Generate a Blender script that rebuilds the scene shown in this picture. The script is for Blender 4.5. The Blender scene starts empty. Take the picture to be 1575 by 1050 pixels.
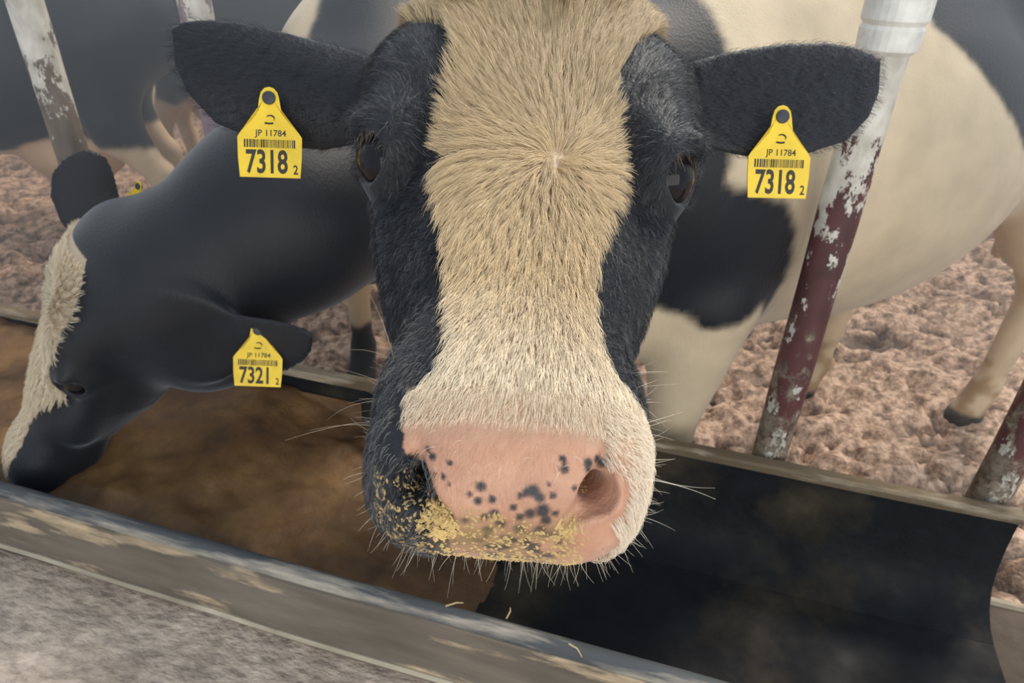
import bpy, math, random
import numpy as np
from mathutils import Matrix, Vector
random.seed(7); RNG = np.random.default_rng(11)
scene = bpy.context.scene

# ------------------------------------------------------------------ camera
cam_data = bpy.data.cameras.new('camera'); cam = bpy.data.objects.new('camera', cam_data)
scene.collection.objects.link(cam); scene.camera = cam
cam_data.sensor_width = 36.0; cam_data.lens = 36.0 * 1046.0 / 1575.0
cam_data.clip_start = 0.02; cam_data.clip_end = 200
right, up, fwd = (0.9996, 0.0144, 0.0235), (-0.0276, 0.5226, 0.8521), (0.0, 0.8525, -0.5228)
cam.matrix_world = Matrix(((right[0], up[0], -fwd[0], 0), (right[1], up[1], -fwd[1], 0),
                           (right[2], up[2], -fwd[2], 1.5), (0, 0, 0, 1)))
cam_data.dof.use_dof = True; cam_data.dof.focus_distance = 0.42; cam_data.dof.aperture_fstop = 20.0

# ------------------------------------------------------------------ light
world = bpy.data.worlds.new('barn_sky'); scene.world = world; world.use_nodes = True
wn = world.node_tree; bg = wn.nodes['Background']
bg.inputs['Color'].default_value = (0.78, 0.88, 1.0, 1); bg.inputs['Strength'].default_value = 0.80
def sun(name, direction, strength, color, angle):
    d = bpy.data.lights.new(name, 'SUN'); d.energy = strength; d.color = color; d.angle = math.radians(angle)
    o = bpy.data.objects.new(name, d); scene.collection.objects.link(o)
    o.rotation_euler = Vector(direction).to_track_quat('-Z', 'Y').to_euler(); return o
sun('sun_light', (-0.42, -0.50, -0.75), 3.4, (1.0, 0.95, 0.86), 12)
area = bpy.data.lights.new('open_side_daylight', 'AREA'); area.shape = 'RECTANGLE'; area.size = 5.0; area.size_y = 2.2
area.energy = 85; area.color = (1.0, 0.93, 0.80)
ao = bpy.data.objects.new('open_side_daylight', area); scene.collection.objects.link(ao)
ao.location = (0.9, -2.6, 2.0); ao.rotation_euler = (Vector((-0.1, 0.6, 1.1)) - Vector(ao.location)).to_track_quat('-Z', 'Y').to_euler()
scene.view_settings.view_transform = 'Standard'; scene.view_settings.look = 'None'
scene.view_settings.gamma = 1.0; scene.view_settings.use_curve_mapping = False
scene.view_settings.exposure = 0.0

# ------------------------------------------------------------------ numpy noise
def _hash(i, j, k, seed):
    h = (i * 374761393 + j * 668265263 + k * 1274126177 + seed * 982451653) & 0xffffffff
    h = ((h ^ (h >> 13)) * 1274126177) & 0xffffffff
    return ((h ^ (h >> 16)) & 0xffff) / 65535.0
def vnoise(p, scale, seed=0):
    q = np.asarray(p, np.float64) * scale; i = np.floor(q).astype(np.int64); f = q - i; f = f * f * (3 - 2 * f)
    out = 0
    for a in (0, 1):
        for b in (0, 1):
            for c in (0, 1):
                wgt = (f[:, 0] if a else 1 - f[:, 0]) * (f[:, 1] if b else 1 - f[:, 1]) * (f[:, 2] if c else 1 - f[:, 2])
                out = out + wgt * _hash(i[:, 0] + a, i[:, 1] + b, i[:, 2] + c, seed)
    return out * 2 - 1
def fnoise(p, scale, seed=0, octs=3):
    r = 0; a = 1.0
    for o in range(octs): r = r + a * vnoise(p, scale * 2 ** o, seed + o); a *= .5
    return r / 1.6
def sstep(a, b, x): t = np.clip((x - a) / (b - a), 0, 1); return t * t * (3 - 2 * t)

# ------------------------------------------------------------------ signed distance toolkit
def rc(p, a, b, ra, rb):
    a = np.asarray(a, float); ba = np.asarray(b, float) - a
    h = np.clip(((p - a) @ ba) / (ba @ ba), 0, 1)
    return np.linalg.norm(p - a - h[:, None] * ba, axis=1) - (ra + (rb - ra) * h)
def ell(p, c, r, M=None):
    q = p - np.asarray(c, float)
    if M is not None: q = q @ np.asarray(M, float).T     # rows of M: local axes
    r = np.asarray(r, float); k0 = np.linalg.norm(q / r, axis=1); k1 = np.linalg.norm(q / r ** 2, axis=1)
    return k0 * (k0 - 1) / np.maximum(k1, 1e-9)
def smin(a, b, k):
    h = np.clip(.5 + .5 * (b - a) / k, 0, 1); return b * (1 - h) + a * h - k * h * (1 - h)
def smax(a, b, k): return -smin(-a, -b, k)
def unit(v): v = np.asarray(v, float); return v / np.linalg.norm(v)
def frame(x, y):
    x = unit(x); y = np.asarray(y, float); y = unit(y - (y @ x) * x); return np.array([x, y, np.cross(x, y)])

def surface_nets(f, lo, hi, h, block=8, slack=1.6):
    """mesh of the zero set of f(points); evaluates only the blocks near the surface"""
    lo = np.asarray(lo, float); n = np.ceil((np.asarray(hi) - lo) / (h * block)).astype(int)
    gi = np.stack(np.meshgrid(*[np.arange(k) for k in n], indexing='ij'), -1).reshape(-1, 3)
    cen = lo + (gi + .5) * h * block; fc = f(cen)
    F = np.repeat(np.repeat(np.repeat(np.where(fc < 0, -1., 1.).astype(np.float32).reshape(n), block, 0), block, 1), block, 2)
    act = gi[np.abs(fc) < slack * h * block * .87 + h]
    off = np.stack(np.meshgrid(*[np.arange(block)] * 3, indexing='ij'), -1).reshape(-1, 3)
    for ch in range(0, len(act), 400):
        idx = (act[ch:ch + 400, None, :] * block + off[None]).reshape(-1, 3)
        F[idx[:, 0], idx[:, 1], idx[:, 2]] = f(lo + idx * h)
    B = F < 0; s = [slice(0, -1), slice(1, None)]
    cnt = np.zeros([k - 1 for k in B.shape], np.int8)
    for a in (0, 1):
        for b in (0, 1):
            for c in (0, 1): cnt += B[s[a], s[b], s[c]]
    cells = np.argwhere((cnt > 0) & (cnt < 8))
    vid = -np.ones(cnt.shape, np.int32); vid[cells[:, 0], cells[:, 1], cells[:, 2]] = np.arange(len(cells))
    acc = np.zeros((len(cells), 3)); num = np.zeros(len(cells))
    cor = [(a, b, c) for a in (0, 1) for b in (0, 1) for c in (0, 1)]
    val = {c: F[cells[:, 0] + c[0], cells[:, 1] + c[1], cells[:, 2] + c[2]] for c in cor}
    for c in cor:
        for ax in range(3):
            if c[ax] == 0:
                d = list(c); d[ax] = 1; d = tuple(d); va, vb = val[c], val[d]; m = (va < 0) != (vb < 0)
                t = np.where(m, va / np.where(m, va - vb, 1), 0)
                pt = np.tile(np.array(c, float), (len(cells), 1)); pt[:, ax] += t
                acc[m] += pt[m]; num += m
    verts = lo + (cells + acc / num[:, None]) * h
    quads = []
    for ax in range(3):
        o1, o2 = [a for a in range(3) if a != ax]
        sa = [slice(None)] * 3; sb = [slice(None)] * 3; sa[ax] = s[0]; sb[ax] = s[1]
        e = np.argwhere(B[tuple(sa)] != B[tuple(sb)])
        e = e[(e[:, o1] > 0) & (e[:, o2] > 0) & (e[:, o1] < cnt.shape[o1]) & (e[:, o2] < cnt.shape[o2])]
        inside = B[e[:, 0], e[:, 1], e[:, 2]]
        q = []
        for (da, db) in ((-1, -1), (0, -1), (0, 0), (-1, 0)):
            k = e.copy(); k[:, o1] += da; k[:, o2] += db; q.append(vid[k[:, 0], k[:, 1], k[:, 2]])
        q = np.stack(q, 1); flip = inside if ax != 1 else ~inside
        q[~flip] = q[~flip][:, ::-1]; quads.append(q)
    quads = np.concatenate(quads); quads = quads[(quads >= 0).all(1)]
    return verts, quads

# ------------------------------------------------------------------ the head, in head coordinates: s to the nose, u to the cow's left, v out of the forehead
KS = [-.30, -.25, -.21, -.17, -.12, -.07, -.03, .03, .08, .12, .15, .18, .21]
KW = [.085, .100, .112, .124, .128, .117, .109, .097, .082, .069, .062, .060, .055]
KT = [-.10, -.045, -.018, -.004, .004, .004, .003, .001, -.003, -.005, -.005, -.004, -.006]
KB = [-.20, -.21, -.215, -.22, -.225, -.22, -.21, -.19, -.16, -.14, -.125, -.115, -.105]
EARS = {}
def ear_sdf(q, sd, E):
    base, tip, wd = E[sd]
    X = np.asarray(tip) - base; Ln = np.linalg.norm(X); M = frame(X, wd); p = (q - np.asarray(base)) @ M.T
    x = p[:, 0] / Ln; hw = np.interp(x, [-.15, 0, .15, .35, .6, .8, .93, 1.0, 1.03], [.024, .027, .037, .048, .052, .047, .034, .020, .003])
    th = np.interp(x, [-.15, 0, .3, .8, 1.03], [.020, .020, .011, .0065, .003])
    y = p[:, 1] + .55 * (hw - .03); z = p[:, 2] - 4.5 * y * y * np.clip(1.2 - x, .2, 1) + .10 * (x ** 2) * .2
    k = np.sqrt((y / hw) ** 2 + (z / th) ** 2)
    d = (k - 1) * th
    return np.maximum(d, (np.abs(x - .44) - .59) * Ln)
def head_sdf(q, E, nostrils=True, eyes=True):
    s, u, v = q[:, 0], q[:, 1], q[:, 2]
    w = np.interp(s, KS, KW); t = np.interp(s, KS, KT); b = np.interp(s, KS, KB)
    c = (t + b) / 2 + .012; h = (t - b) / 2
    ww = w * (1 - .30 * np.clip((c + .01 - v) / h, 0, 1) ** 1.3) * (1 - .10 * np.clip((v - c - .5 * h) / (.5 * h), 0, 1))
    n = 2.5
    k = (np.abs(u / ww) ** n + np.abs((v - c + .012) / h) ** n) ** (1 / n)
    d = (k - 1) * np.minimum(ww, h) * .9
    d = smax(d, s - .195, .03); d = np.maximum(d, -.31 - s)
    # poll, temples, nose bridge
    d = smin(d, ell(q, (-.225, 0, -.055), (.075, .085, .06)), .05)
    au = np.stack([s, np.abs(u), v], 1)
    d = smin(d, ell(au, (-.125, .082, -.040), (.085, .054, .048)), .03)
    d = smin(d, rc(au, (-.05, .094, -.065), (.09, .064, -.080), .024, .015), .03)      # cheek bone ridge
    d = smax(d, -ell(au, (.015, .098, -.018), (.050, .020, .024)), .03)               # hollow below the eye
    # muzzle
    m = (s - .192) / .062, (u - .003) / .0705, (v + .052) / .052
    k = (np.abs(m[0]) ** 2.3 + np.abs(m[1]) ** 3.0 + np.abs(m[2]) ** 2.3) ** (1 / 2.4)
    dm = (k - 1) * .052
    d = smin(d, dm, .035)
    d = smin(d, ell(q, (.165, 0, -.105), (.052, .050, .032)), .02)                     # lower lip and chin
    d = smin(d, ell(au, (.215, .043, -.056), (.034, .028, .024)), .018)                # full lips at the corners
    if nostrils:
        for sg in (-1, 1):
            p = np.stack([s, u * sg, v], 1)
            d = smin(d, ell(p, (.219, .0495 + .003 * sg, -.040), (.030, .017, .026), frame((.8, -.4, -.5), (0, 1, 0))), .012)
            w = NOSTRIL[sg]
            cut = smin(rc(p, w[0], w[1], .0018, .0080), rc(p, w[1], w[2], .0080, .0028), .005)
            cut = smin(cut, rc(p, w[1], w[3], .0085, .0075), .005)
            d = smax(d, -cut, .0030)
    if eyes:
        for sg in (-1, 1):
            p = np.stack([s, u * sg, v], 1); c0 = np.array(EYE)
            d = smin(d, ell(p, c0 + (-.012, -.004, .006), (.042, .026, .034)), .022)
            nrm = unit((.52, .70, .48)); M = frame(nrm, (-.8, .1, .6))
            d = smin(d, np.linalg.norm(p - c0, axis=1) - .0245, .010)
            br = rc(p, c0 + (-.034, .004, .010), c0 + (-.010, .020, .024), .008, .008)   # brow over the eye
            d = smin(d, br, .014)
            cut = ell(p, c0 + nrm * .024, (.020, .0200, .0240), M)
            d = smax(d, -cut, .004)
    for sd in E: d = smin(d, ear_sdf(q, sd, E), .014)
    return d
NOSTRIL = {-1: ((.2160, .0415, -.0035), (.2355, .0440, -.0200), (.2465, .0260, -.0290), (.206, .032, -.045)),
           1: ((.2160, .0500, -.0060), (.2345, .0480, -.0185), (.2465, .0325, -.0280), (.206, .037, -.042))}
EYE = (-.040, .1050, -.043)

# ------------------------------------------------------------------ a standing cow, in body coordinates: x forward from the withers, y to its left, z up
def body_sdf(p, legs=None, udder=True, tail=True):
    legs = legs or {}
    d = ell(p, (-.58, 0, .98), (.66, .33, .40))
    d = smin(d, ell(p, (-.10, 0, .99), (.32, .265, .40)), .12)
    d = smin(d, ell(p, (-1.16, 0, 1.12), (.34, .26, .28)), .12)
    d = smin(d, rc(p, (-.10, 0, 1.30), (-1.25, 0, 1.34), .10, .11), .10)
    d = smin(d, ell(p, (.14, 0, .80), (.20, .15, .24)), .10)
    a = np.stack([p[:, 0], np.abs(p[:, 1]), p[:, 2]], 1)
    for sg in (-1, 1):
        q = np.stack([p[:, 0] - legs.get(('h', sg), 0), p[:, 1] * sg, p[:, 2]], 1)
        pq = np.stack([p[:, 0], p[:, 1] * sg, p[:, 2]], 1); d = smin(d, rc(pq, (-1.17, .15, 1.05), (-1.12 + legs.get(('h', sg), 0), .17, .70), .175, .095), .10)
        l = rc(q, (-1.12, .18, .74), (-1.25, .18, .52), .095, .056)
        l = smin(l, rc(q, (-1.27, .18, .52), (-1.22, .18, .14), .052, .038), .03)
        l = smin(l, rc(q, (-1.22, .18, .14), (-1.17, .18, .06), .044, .052), .03)
        l = smin(l, ell(q, (-1.155, .18, .03), (.072, .056, .045)), .015)
        d = smin(d, l, .05)
        q = np.stack([p[:, 0] - legs.get(('f', sg), 0), p[:, 1] * sg, p[:, 2]], 1)
        l = rc(q, (-.06, .16, .78), (-.04, .15, .43), .120, .056)
        l = smin(l, ell(q, (-.035, .15, .42), (.055, .052, .07)), .03)
        l = smin(l, rc(q, (-.04, .15, .40), (-.05, .15, .12), .044, .036), .03)
        l = smin(l, rc(q, (-.05, .15, .13), (-.01, .15, .06), .044, .050), .03)
        l = smin(l, ell(q, (.005, .15, .03), (.072, .056, .045)), .015)
        d = smin(d, l, .05)
    if udder:
        d = smin(d, ell(p, (-.93, 0, .60), (.22, .17, .16)), .06)
        for x in (-.99, -.86): d = smin(d, rc(a, (x, .09, .50), (x, .10, .41), .020, .013), .02)
    if tail: d = smin(d, rc(p, (-1.48, 0, 1.22), (-1.54, 0, .55), .035, .022), .04)
    return d

# ------------------------------------------------------------------ linking helpers
COL = scene.collection
def tag(o, label=None, cat=None, group=None, kind=None):
    if label: o['label'] = label
    if cat: o['category'] = cat
    if group: o['group'] = group
    if kind: o['kind'] = kind
    return o
def empty(name, loc, label, cat, group=None):
    o = bpy.data.objects.new(name, None); COL.objects.link(o); o.location = loc; o.empty_display_size = .05
    return tag(o, label, cat, group)
def wloc(o):
    v = Vector((0, 0, 0))
    while o: v += Vector(o.location); o = o.parent
    return np.array(v)
def mesh_obj(name, verts, faces, mat, parent=None, smooth=True, origin=None, cols=None, uvw=None):
    """vertices in world coordinates; the origin becomes the object's own"""
    verts = np.asarray(verts, float)
    org = np.zeros(3) if origin is None else np.asarray(origin, float)
    if parent is not None and origin is None: org = wloc(parent)
    me = bpy.data.meshes.new(name)
    if isinstance(faces, np.ndarray):
        nf, k = faces.shape
        me.vertices.add(len(verts)); me.vertices.foreach_set('co', (verts - org).astype(np.float32).ravel())
        me.loops.add(nf * k); me.loops.foreach_set('vertex_index', faces.astype(np.int32).ravel())
        me.polygons.add(nf); me.polygons.foreach_set('loop_start', np.arange(0, nf * k, k, dtype=np.int32))
        me.update(calc_edges=True)
    else:
        me.from_pydata([tuple(v) for v in (verts - org)], [], faces)
    if smooth: me.polygons.foreach_set('use_smooth', np.ones(len(me.polygons), bool))
    if cols is not None:
        a = me.color_attributes.new('Col', 'FLOAT_COLOR', 'POINT'); a.data.foreach_set('color', np.asarray(cols, np.float32).ravel())
    me.validate(); me.materials.append(mat)
    o = bpy.data.objects.new(name, me); COL.objects.link(o)
    if parent is not None: o.parent = parent; o.location = Vector(org - wloc(parent))
    else: o.location = Vector(org)
    return o
class MB:
    """collects simple solids in world coordinates"""
    def __init__(s): s.v = []; s.f = []
    def add(s, v, f):
        n = len(s.v); s.v += [tuple(x) for x in v]; s.f += [tuple(i + n for i in q) for q in f]; return s
    def tube(s, pts, rad, seg=16, cap=True):
        pts = [np.asarray(p, float) for p in pts]; rad = [rad] * len(pts) if np.isscalar(rad) else rad
        v = []; f = []
        t0 = unit(pts[-1] - pts[0]); ref = np.array([1., 0, 0]) if abs(t0[0]) < .8 else np.array([0, 1., 0])
        a = unit(np.cross(t0, ref)); b = np.cross(t0, a)
        for p, r in zip(pts, rad):
            for k in range(seg):
                an = 2 * math.pi * k / seg; v.append(p + r * (math.cos(an) * a + math.sin(an) * b))
        for i in range(len(pts) - 1):
            for k in range(seg):
                k2 = (k + 1) % seg; f.append((i * seg + k, i * seg + k2, (i + 1) * seg + k2, (i + 1) * seg + k))
        if cap: f.append(tuple(range(seg))[::-1]); f.append(tuple(range((len(pts) - 1) * seg, len(pts) * seg)))
        return s.add(v, f)
    def sweep(s, prof, stations):
        """closed profile [(b,z)] swept through stations; each station maps (b,z)->world"""
        n = len(prof); v = [st(b, z) for st in stations for (b, z) in prof]; f = []
        for i in range(len(stations) - 1):
            for k in range(n):
                k2 = (k + 1) % n; f.append((i * n + k, (i + 1) * n + k, (i + 1) * n + k2, i * n + k2))
        f.append(tuple(range(n))); f.append(tuple(range((len(stations) - 1) * n, len(stations) * n))[::-1])
        return s.add(v, f)
    def build(s, name, mat, parent=None, origin=None, smooth=False):
        o = mesh_obj(name, s.v, s.f, mat, parent, bool(smooth), origin)
        if smooth == 'auto': o.data.set_sharp_from_angle(angle=math.radians(38))
        return o

# ------------------------------------------------------------------ materials
def new_mat(name):
    m = bpy.data.materials.new(name); m.use_nodes = True; nt = m.node_tree
    return m, nt, nt.nodes['Principled BSDF']
def N(nt, kind, **kw):
    n = nt.nodes.new(kind)
    for k, v in kw.items():
        if hasattr(n, k): setattr(n, k, v)
        else: n.inputs[k.replace('_', ' ')].default_value = v
    return n
def ramp(nt, src, stops):
    r = nt.nodes.new('ShaderNodeValToRGB'); e = r.color_ramp.elements
    while len(e) < len(stops): e.new(.5)
    for x, (p, c) in zip(e, stops): x.position = p; x.color = (c[0], c[1], c[2], 1) if not np.isscalar(c) else (c, c, c, 1)
    nt.links.new(src, r.inputs[0]); return r
def bump(nt, b, src, strength, dist):
    n = N(nt, 'ShaderNodeBump'); n.inputs['Strength'].default_value = strength; n.inputs['Distance'].default_value = dist
    nt.links.new(src, n.inputs['Height']); nt.links.new(n.outputs[0], b.inputs['Normal']); return n
def mapped(nt, scale=(1, 1, 1), rot=(0, 0, 0)):
    tc = N(nt, 'ShaderNodeTexCoord'); mp = N(nt, 'ShaderNodeMapping'); mp.inputs['Scale'].default_value = scale; mp.inputs['Rotation'].default_value = rot
    nt.links.new(tc.outputs['Object'], mp.inputs[0]); return mp.outputs[0]
def noise(nt, vec, scale, detail=4, rough=.55):
    n = N(nt, 'ShaderNodeTexNoise'); n.inputs['Scale'].default_value = scale; n.inputs['Detail'].default_value = detail; n.inputs['Roughness'].default_value = rough
    nt.links.new(vec, n.inputs['Vector']); return n.outputs['Fac']
def mix(nt, fac, a, b, mode='MIX'):
    m = N(nt, 'ShaderNodeMix'); m.data_type = 'RGBA'; m.blend_type = mode
    for sock, val in ((m.inputs[0], fac), (m.inputs[6], a), (m.inputs[7], b)):
        if hasattr(val, 'links'): nt.links.new(val, sock)
        else: sock.default_value = val if np.isscalar(val) else (*val, 1)
    return m.outputs[2]

def mapped2(nt, stretch):
    """object coordinates turned to run along the trough, stretched that way"""
    tc = N(nt, 'ShaderNodeTexCoord'); m1 = N(nt, 'ShaderNodeMapping'); m1.inputs['Rotation'].default_value = (0, 0, math.radians(15.85)); m2 = N(nt, 'ShaderNodeMapping'); m2.inputs['Scale'].default_value = (stretch, 1, 1)
    nt.links.new(tc.outputs['Object'], m1.inputs[0]); nt.links.new(m1.outputs[0], m2.inputs[0]); return m2.outputs[0]
def hide_material():
    m, nt, b = new_mat('hide'); at = N(nt, 'ShaderNodeAttribute'); at.attribute_name = 'Col'
    v = mapped(nt); f = noise(nt, v, 9, 4)
    c = mix(nt, .45, at.outputs['Color'], ramp(nt, f, [(.3, .60), (.7, 1.05)]).outputs[0], 'MULTIPLY')
    nt.links.new(c, b.inputs['Base Color']); nt.links.new(at.outputs['Alpha'], b.inputs['Roughness'])
    b.inputs['Specular IOR Level'].default_value = .35
    b.inputs['Sheen Weight'].default_value = .25; b.inputs['Sheen Roughness'].default_value = .4; b.inputs['Sheen Tint'].default_value = (.75, .85, 1, 1)
    vv = mapped(nt, (1, 1, .25)); bump(nt, b, noise(nt, vv, 240, 3, .7), .45, .003)
    return m
def hair_material(name, rough=.45):
    m, nt, b = new_mat(name); at = N(nt, 'ShaderNodeAttribute'); at.attribute_name = 'Col'
    nt.links.new(at.outputs['Color'], b.inputs['Base Color']); b.inputs['Roughness'].default_value = rough
    b.inputs['Specular IOR Level'].default_value = .4
    return m
def plain(name, col, rough=.6, metallic=0, coat=0):
    m, nt, b = new_mat(name); v = mapped(nt)
    c = ramp(nt, noise(nt, v, 30, 4), [(.3, tuple(x * .8 for x in col)), (.7, tuple(min(1, x * 1.1) for x in col))])
    nt.links.new(c.outputs[0], b.inputs['Base Color']); b.inputs['Roughness'].default_value = rough; b.inputs['Metallic'].default_value = metallic
    b.inputs['Coat Weight'].default_value = coat
    return m
M_HIDE = hide_material(); M_HAIR = hair_material('coat_hair'); M_WHISK = hair_material('whisker_hair', .3)
def eye_material():
    m, nt, b = new_mat('eye_gloss'); v = mapped(nt)
    c = ramp(nt, noise(nt, v, 60, 2), [(.3, (.004, .004, .006)), (.7, (.012, .010, .012))])
    nt.links.new(c.outputs[0], b.inputs['Base Color']); b.inputs['Roughness'].default_value = .04; b.inputs['Specular IOR Level'].default_value = .25; return m
M_EYE = eye_material()
def post_material(name='peeling_post_paint', c0=(.050, .022, .022), c1=(.115, .040, .042), h0=1.0, h1=1.38):
    m, nt, b = new_mat(name); v = mapped(nt, (1, 1, .55))
    red = ramp(nt, noise(nt, v, 14, 5), [(.3, c0), (.62, c1)])
    dirt = ramp(nt, noise(nt, mapped(nt), 30, 6, .7), [(.42, (.10, .075, .055)), (.62, (.30, .25, .19))])
    pale = ramp(nt, noise(nt, v, 40, 3), [(.3, (.45, .43, .37)), (.7, (.72, .70, .64))])
    k1 = ramp(nt, noise(nt, v, 11, 6, .68), [(.515, 0.), (.535, 1.)])
    tc = N(nt, 'ShaderNodeTexCoord'); sp = N(nt, 'ShaderNodeSeparateXYZ'); nt.links.new(tc.outputs['Object'], sp.inputs[0])
    # more bare pale paint in the upper length, caked dirt near the foot
    hi = N(nt, 'ShaderNodeMapRange'); hi.inputs[1].default_value = h0; hi.inputs[2].default_value = h1; hi.inputs[3].default_value = -.09; hi.inputs[4].default_value = .13
    nt.links.new(sp.outputs['Z'], hi.inputs[0])
    ad = N(nt, 'ShaderNodeMath'); ad.operation = 'ADD'; nt.links.new(noise(nt, v, 17, 6, .70), ad.inputs[0]); nt.links.new(hi.outputs[0], ad.inputs[1])
    k1 = ramp(nt, ad.outputs[0], [(.50, 0.), (.525, 1.)])
    lo = N(nt, 'ShaderNodeMapRange'); lo.inputs[1].default_value = .95; lo.inputs[2].default_value = .45; lo.inputs[3].default_value = -.14; lo.inputs[4].default_value = .16
    nt.links.new(sp.outputs['Z'], lo.inputs[0])
    ad2 = N(nt, 'ShaderNodeMath'); ad2.operation = 'ADD'; nt.links.new(noise(nt, v, 24, 6, .7), ad2.inputs[0]); nt.links.new(lo.outputs[0], ad2.inputs[1])
    k2 = ramp(nt, ad2.outputs[0], [(.49, 0.), (.56, 1.)])
    c = mix(nt, k2.outputs[0], red.outputs[0], dirt.outputs[0]); c = mix(nt, k1.outputs[0], c, pale.outputs[0])
    nt.links.new(c, b.inputs['Base Color']); b.inputs['Roughness'].default_value = .55
    bump(nt, b, k1.outputs[0], .5, .002); return m
M_POST = post_material(h0=.85, h1=1.30); M_POST_GREY = post_material('weathered_grey_post', (.10, .082, .070), (.20, .165, .135), .95, 1.32); M_POST_MAUVE = post_material('faded_mauve_post', (.20, .15, .17), (.34, .27, .30), 1.0, 1.6); M_COUPLING = plain('white_enamel', (.78, .78, .74), .4)
def rubber_material(name, a, c2, c3, sc=3.0, thr=.5, stretch=1.0, soft=.18):
    m, nt, b = new_mat(name); v = mapped(nt, (stretch, 1, 1)) if stretch == 1 else mapped2(nt, stretch)
    base = ramp(nt, noise(nt, v, 18, 5), [(.3, a), (.7, tuple(x * 1.8 for x in a))])
    st = ramp(nt, noise(nt, v, sc * 2.2, 6, .65), [(.3, c2), (.7, c3)])
    k = ramp(nt, noise(nt, v, sc, 6, .62), [(thr, 0.), (thr + soft, 1.)])
    c = mix(nt, k.outputs[0], base.outputs[0], st.outputs[0])
    nt.links.new(c, b.inputs['Base Color']); b.inputs['Specular IOR Level'].default_value = .18; r = ramp(nt, noise(nt, v, 8, 3), [(.3, .5), (.7, .8)]); nt.links.new(r.outputs[0], b.inputs['Roughness'])
    bump(nt, b, noise(nt, v, 60, 5), .3, .004); return m
M_TROUGH_IN = rubber_material('black_trough_rubber', (.006, .007, .009), (.020, .017, .012), (.075, .062, .040), 3.0, .53)
M_TROUGH_OUT = rubber_material('weathered_trough_side', (.125, .108, .088), (.20, .165, .12), (.62, .49, .33), 14.0, .55, .22, .06)
M_RIM = rubber_material('grey_trough_rim', (.060, .065, .070), (.20, .19, .17), (.50, .45, .37), 22.0, .48, .12, .12)
M_RIMB = rubber_material('dusty_back_rim', (.11, .085, .055), (.20, .16, .11), (.60, .52, .40), 10.0, .47, .2, .1)
M_LIP = rubber_material('pale_trough_lip', (.30, .27, .21), (.20, .17, .13), (.62, .56, .45), 12.0, .45, .2, .12)
M_KERB = rubber_material('brown_kerb', (.070, .055, .044), (.10, .08, .06), (.20, .17, .13), 5.0, .6)
def mud_material():
    m, nt, b = new_mat('trodden_mud'); v = mapped(nt); at = N(nt, 'ShaderNodeAttribute'); at.attribute_name = 'Col'
    c = ramp(nt, noise(nt, v, 26, 6, .65), [(.32, (.10, .064, .046)), (.46, (.40, .275, .195)), (.60, (.78, .58, .45))])
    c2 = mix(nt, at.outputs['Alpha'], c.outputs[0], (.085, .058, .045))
    nt.links.new(c2, b.inputs['Base Color']); b.inputs['Roughness'].default_value = .5; b.inputs['Specular IOR Level'].default_value = .4
    bump(nt, b, noise(nt, v, 90, 5), .6, .01); return m
M_MUD = mud_material()
def alley_material():
    m, nt, b = new_mat('worn_alley_floor'); v = mapped(nt)
    c = ramp(nt, noise(nt, v, 7, 7, .65), [(.30, (.34, .275, .225)), (.5, (.48, .395, .325)), (.68, (.62, .52, .43))])
    c2 = mix(nt, .8, c.outputs[0], ramp(nt, noise(nt, mapped2(nt, .5), 55, 5, .65), [(.34, .55), (.60, 1.12)]).outputs[0], 'MULTIPLY')
    nt.links.new(c2, b.inputs['Base Color']); b.inputs['Roughness'].default_value = .8
    bump(nt, b, noise(nt, mapped2(nt, .5), 60, 5), 1.0, .012); return m
M_ALLEY = alley_material()
def feed_material():
    m, nt, b = new_mat('moist_feed_meal'); v = mapped(nt)
    c = ramp(nt, noise(nt, v, 6, 7, .68), [(.28, (.045, .022, .009)), (.5, (.13, .065, .022)), (.72, (.25, .14, .05))])
    nt.links.new(c.outputs[0], b.inputs['Base Color']); b.inputs['Roughness'].default_value = .6
    bump(nt, b, noise(nt, v, 120, 5), .5, .005); return m
M_FEED = feed_material()
M_TAG = plain('yellow_tag_plastic', (.86, .60, .03), .45); M_INK = plain('black_tag_print', (.03, .028, .02), .6)
M_BUTTON = plain('dark_tag_stud', (.03, .035, .045), .5); M_CRUMB = plain('golden_feed_crumb', (.60, .43, .18), .7); M_STRAW = plain('pale_straw', (.68, .52, .28), .6)

# ------------------------------------------------------------------ the trough line: a along it, b away from the camera side
TA = np.array([.962, -.273]); TN = np.array([.273, .962])
def tp(a, b, z): q = a * TA + b * TN; return (q[0], q[1], z)

# ------------------------------------------------------------------ setting
def grid_floor(name, pts, nx, ny, mat, cols=None, kind='structure'):
    i = np.arange(nx * ny).reshape(nx, ny)
    f = np.stack([i[:-1, :-1], i[1:, :-1], i[1:, 1:], i[:-1, 1:]], -1).reshape(-1, 4)
    return tag(mesh_obj(name, pts, f, mat, smooth=True, cols=cols), kind=kind)
# trodden mud of the cow pen
xs = np.concatenate([np.arange(-9, -2.6, .07), np.arange(-2.6, 2.9, .016), np.arange(2.9, 9, .07)])
ys = np.concatenate([np.arange(.4, 3.6, .018), np.arange(3.6, 6, .04), np.arange(6, 22, .12)])
X, Y = np.meshgrid(xs, ys, indexing='ij'); P3 = np.stack([X.ravel(), Y.ravel(), np.zeros(X.size)], 1)
W = np.stack([fnoise(P3, 3, 71, 2), fnoise(P3, 3, 72, 2), np.zeros(len(P3))], 1) * .10
cl = fnoise((P3 + W) * (.75, 1.35, 1), 9, 3, 4); ri = np.abs(fnoise((P3 + W) * (.7, 1.3, 1), 8, 9, 4)); pit = fnoise(P3 * (.7, 1.3, 1), 26, 21, 3)
hgt = .045 * cl - .040 * (1 - sstep(0, .16, ri)) + .020 * pit + .032 - .05 * sstep(.25, .6, fnoise(P3, 3.2, 77, 2))
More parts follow.
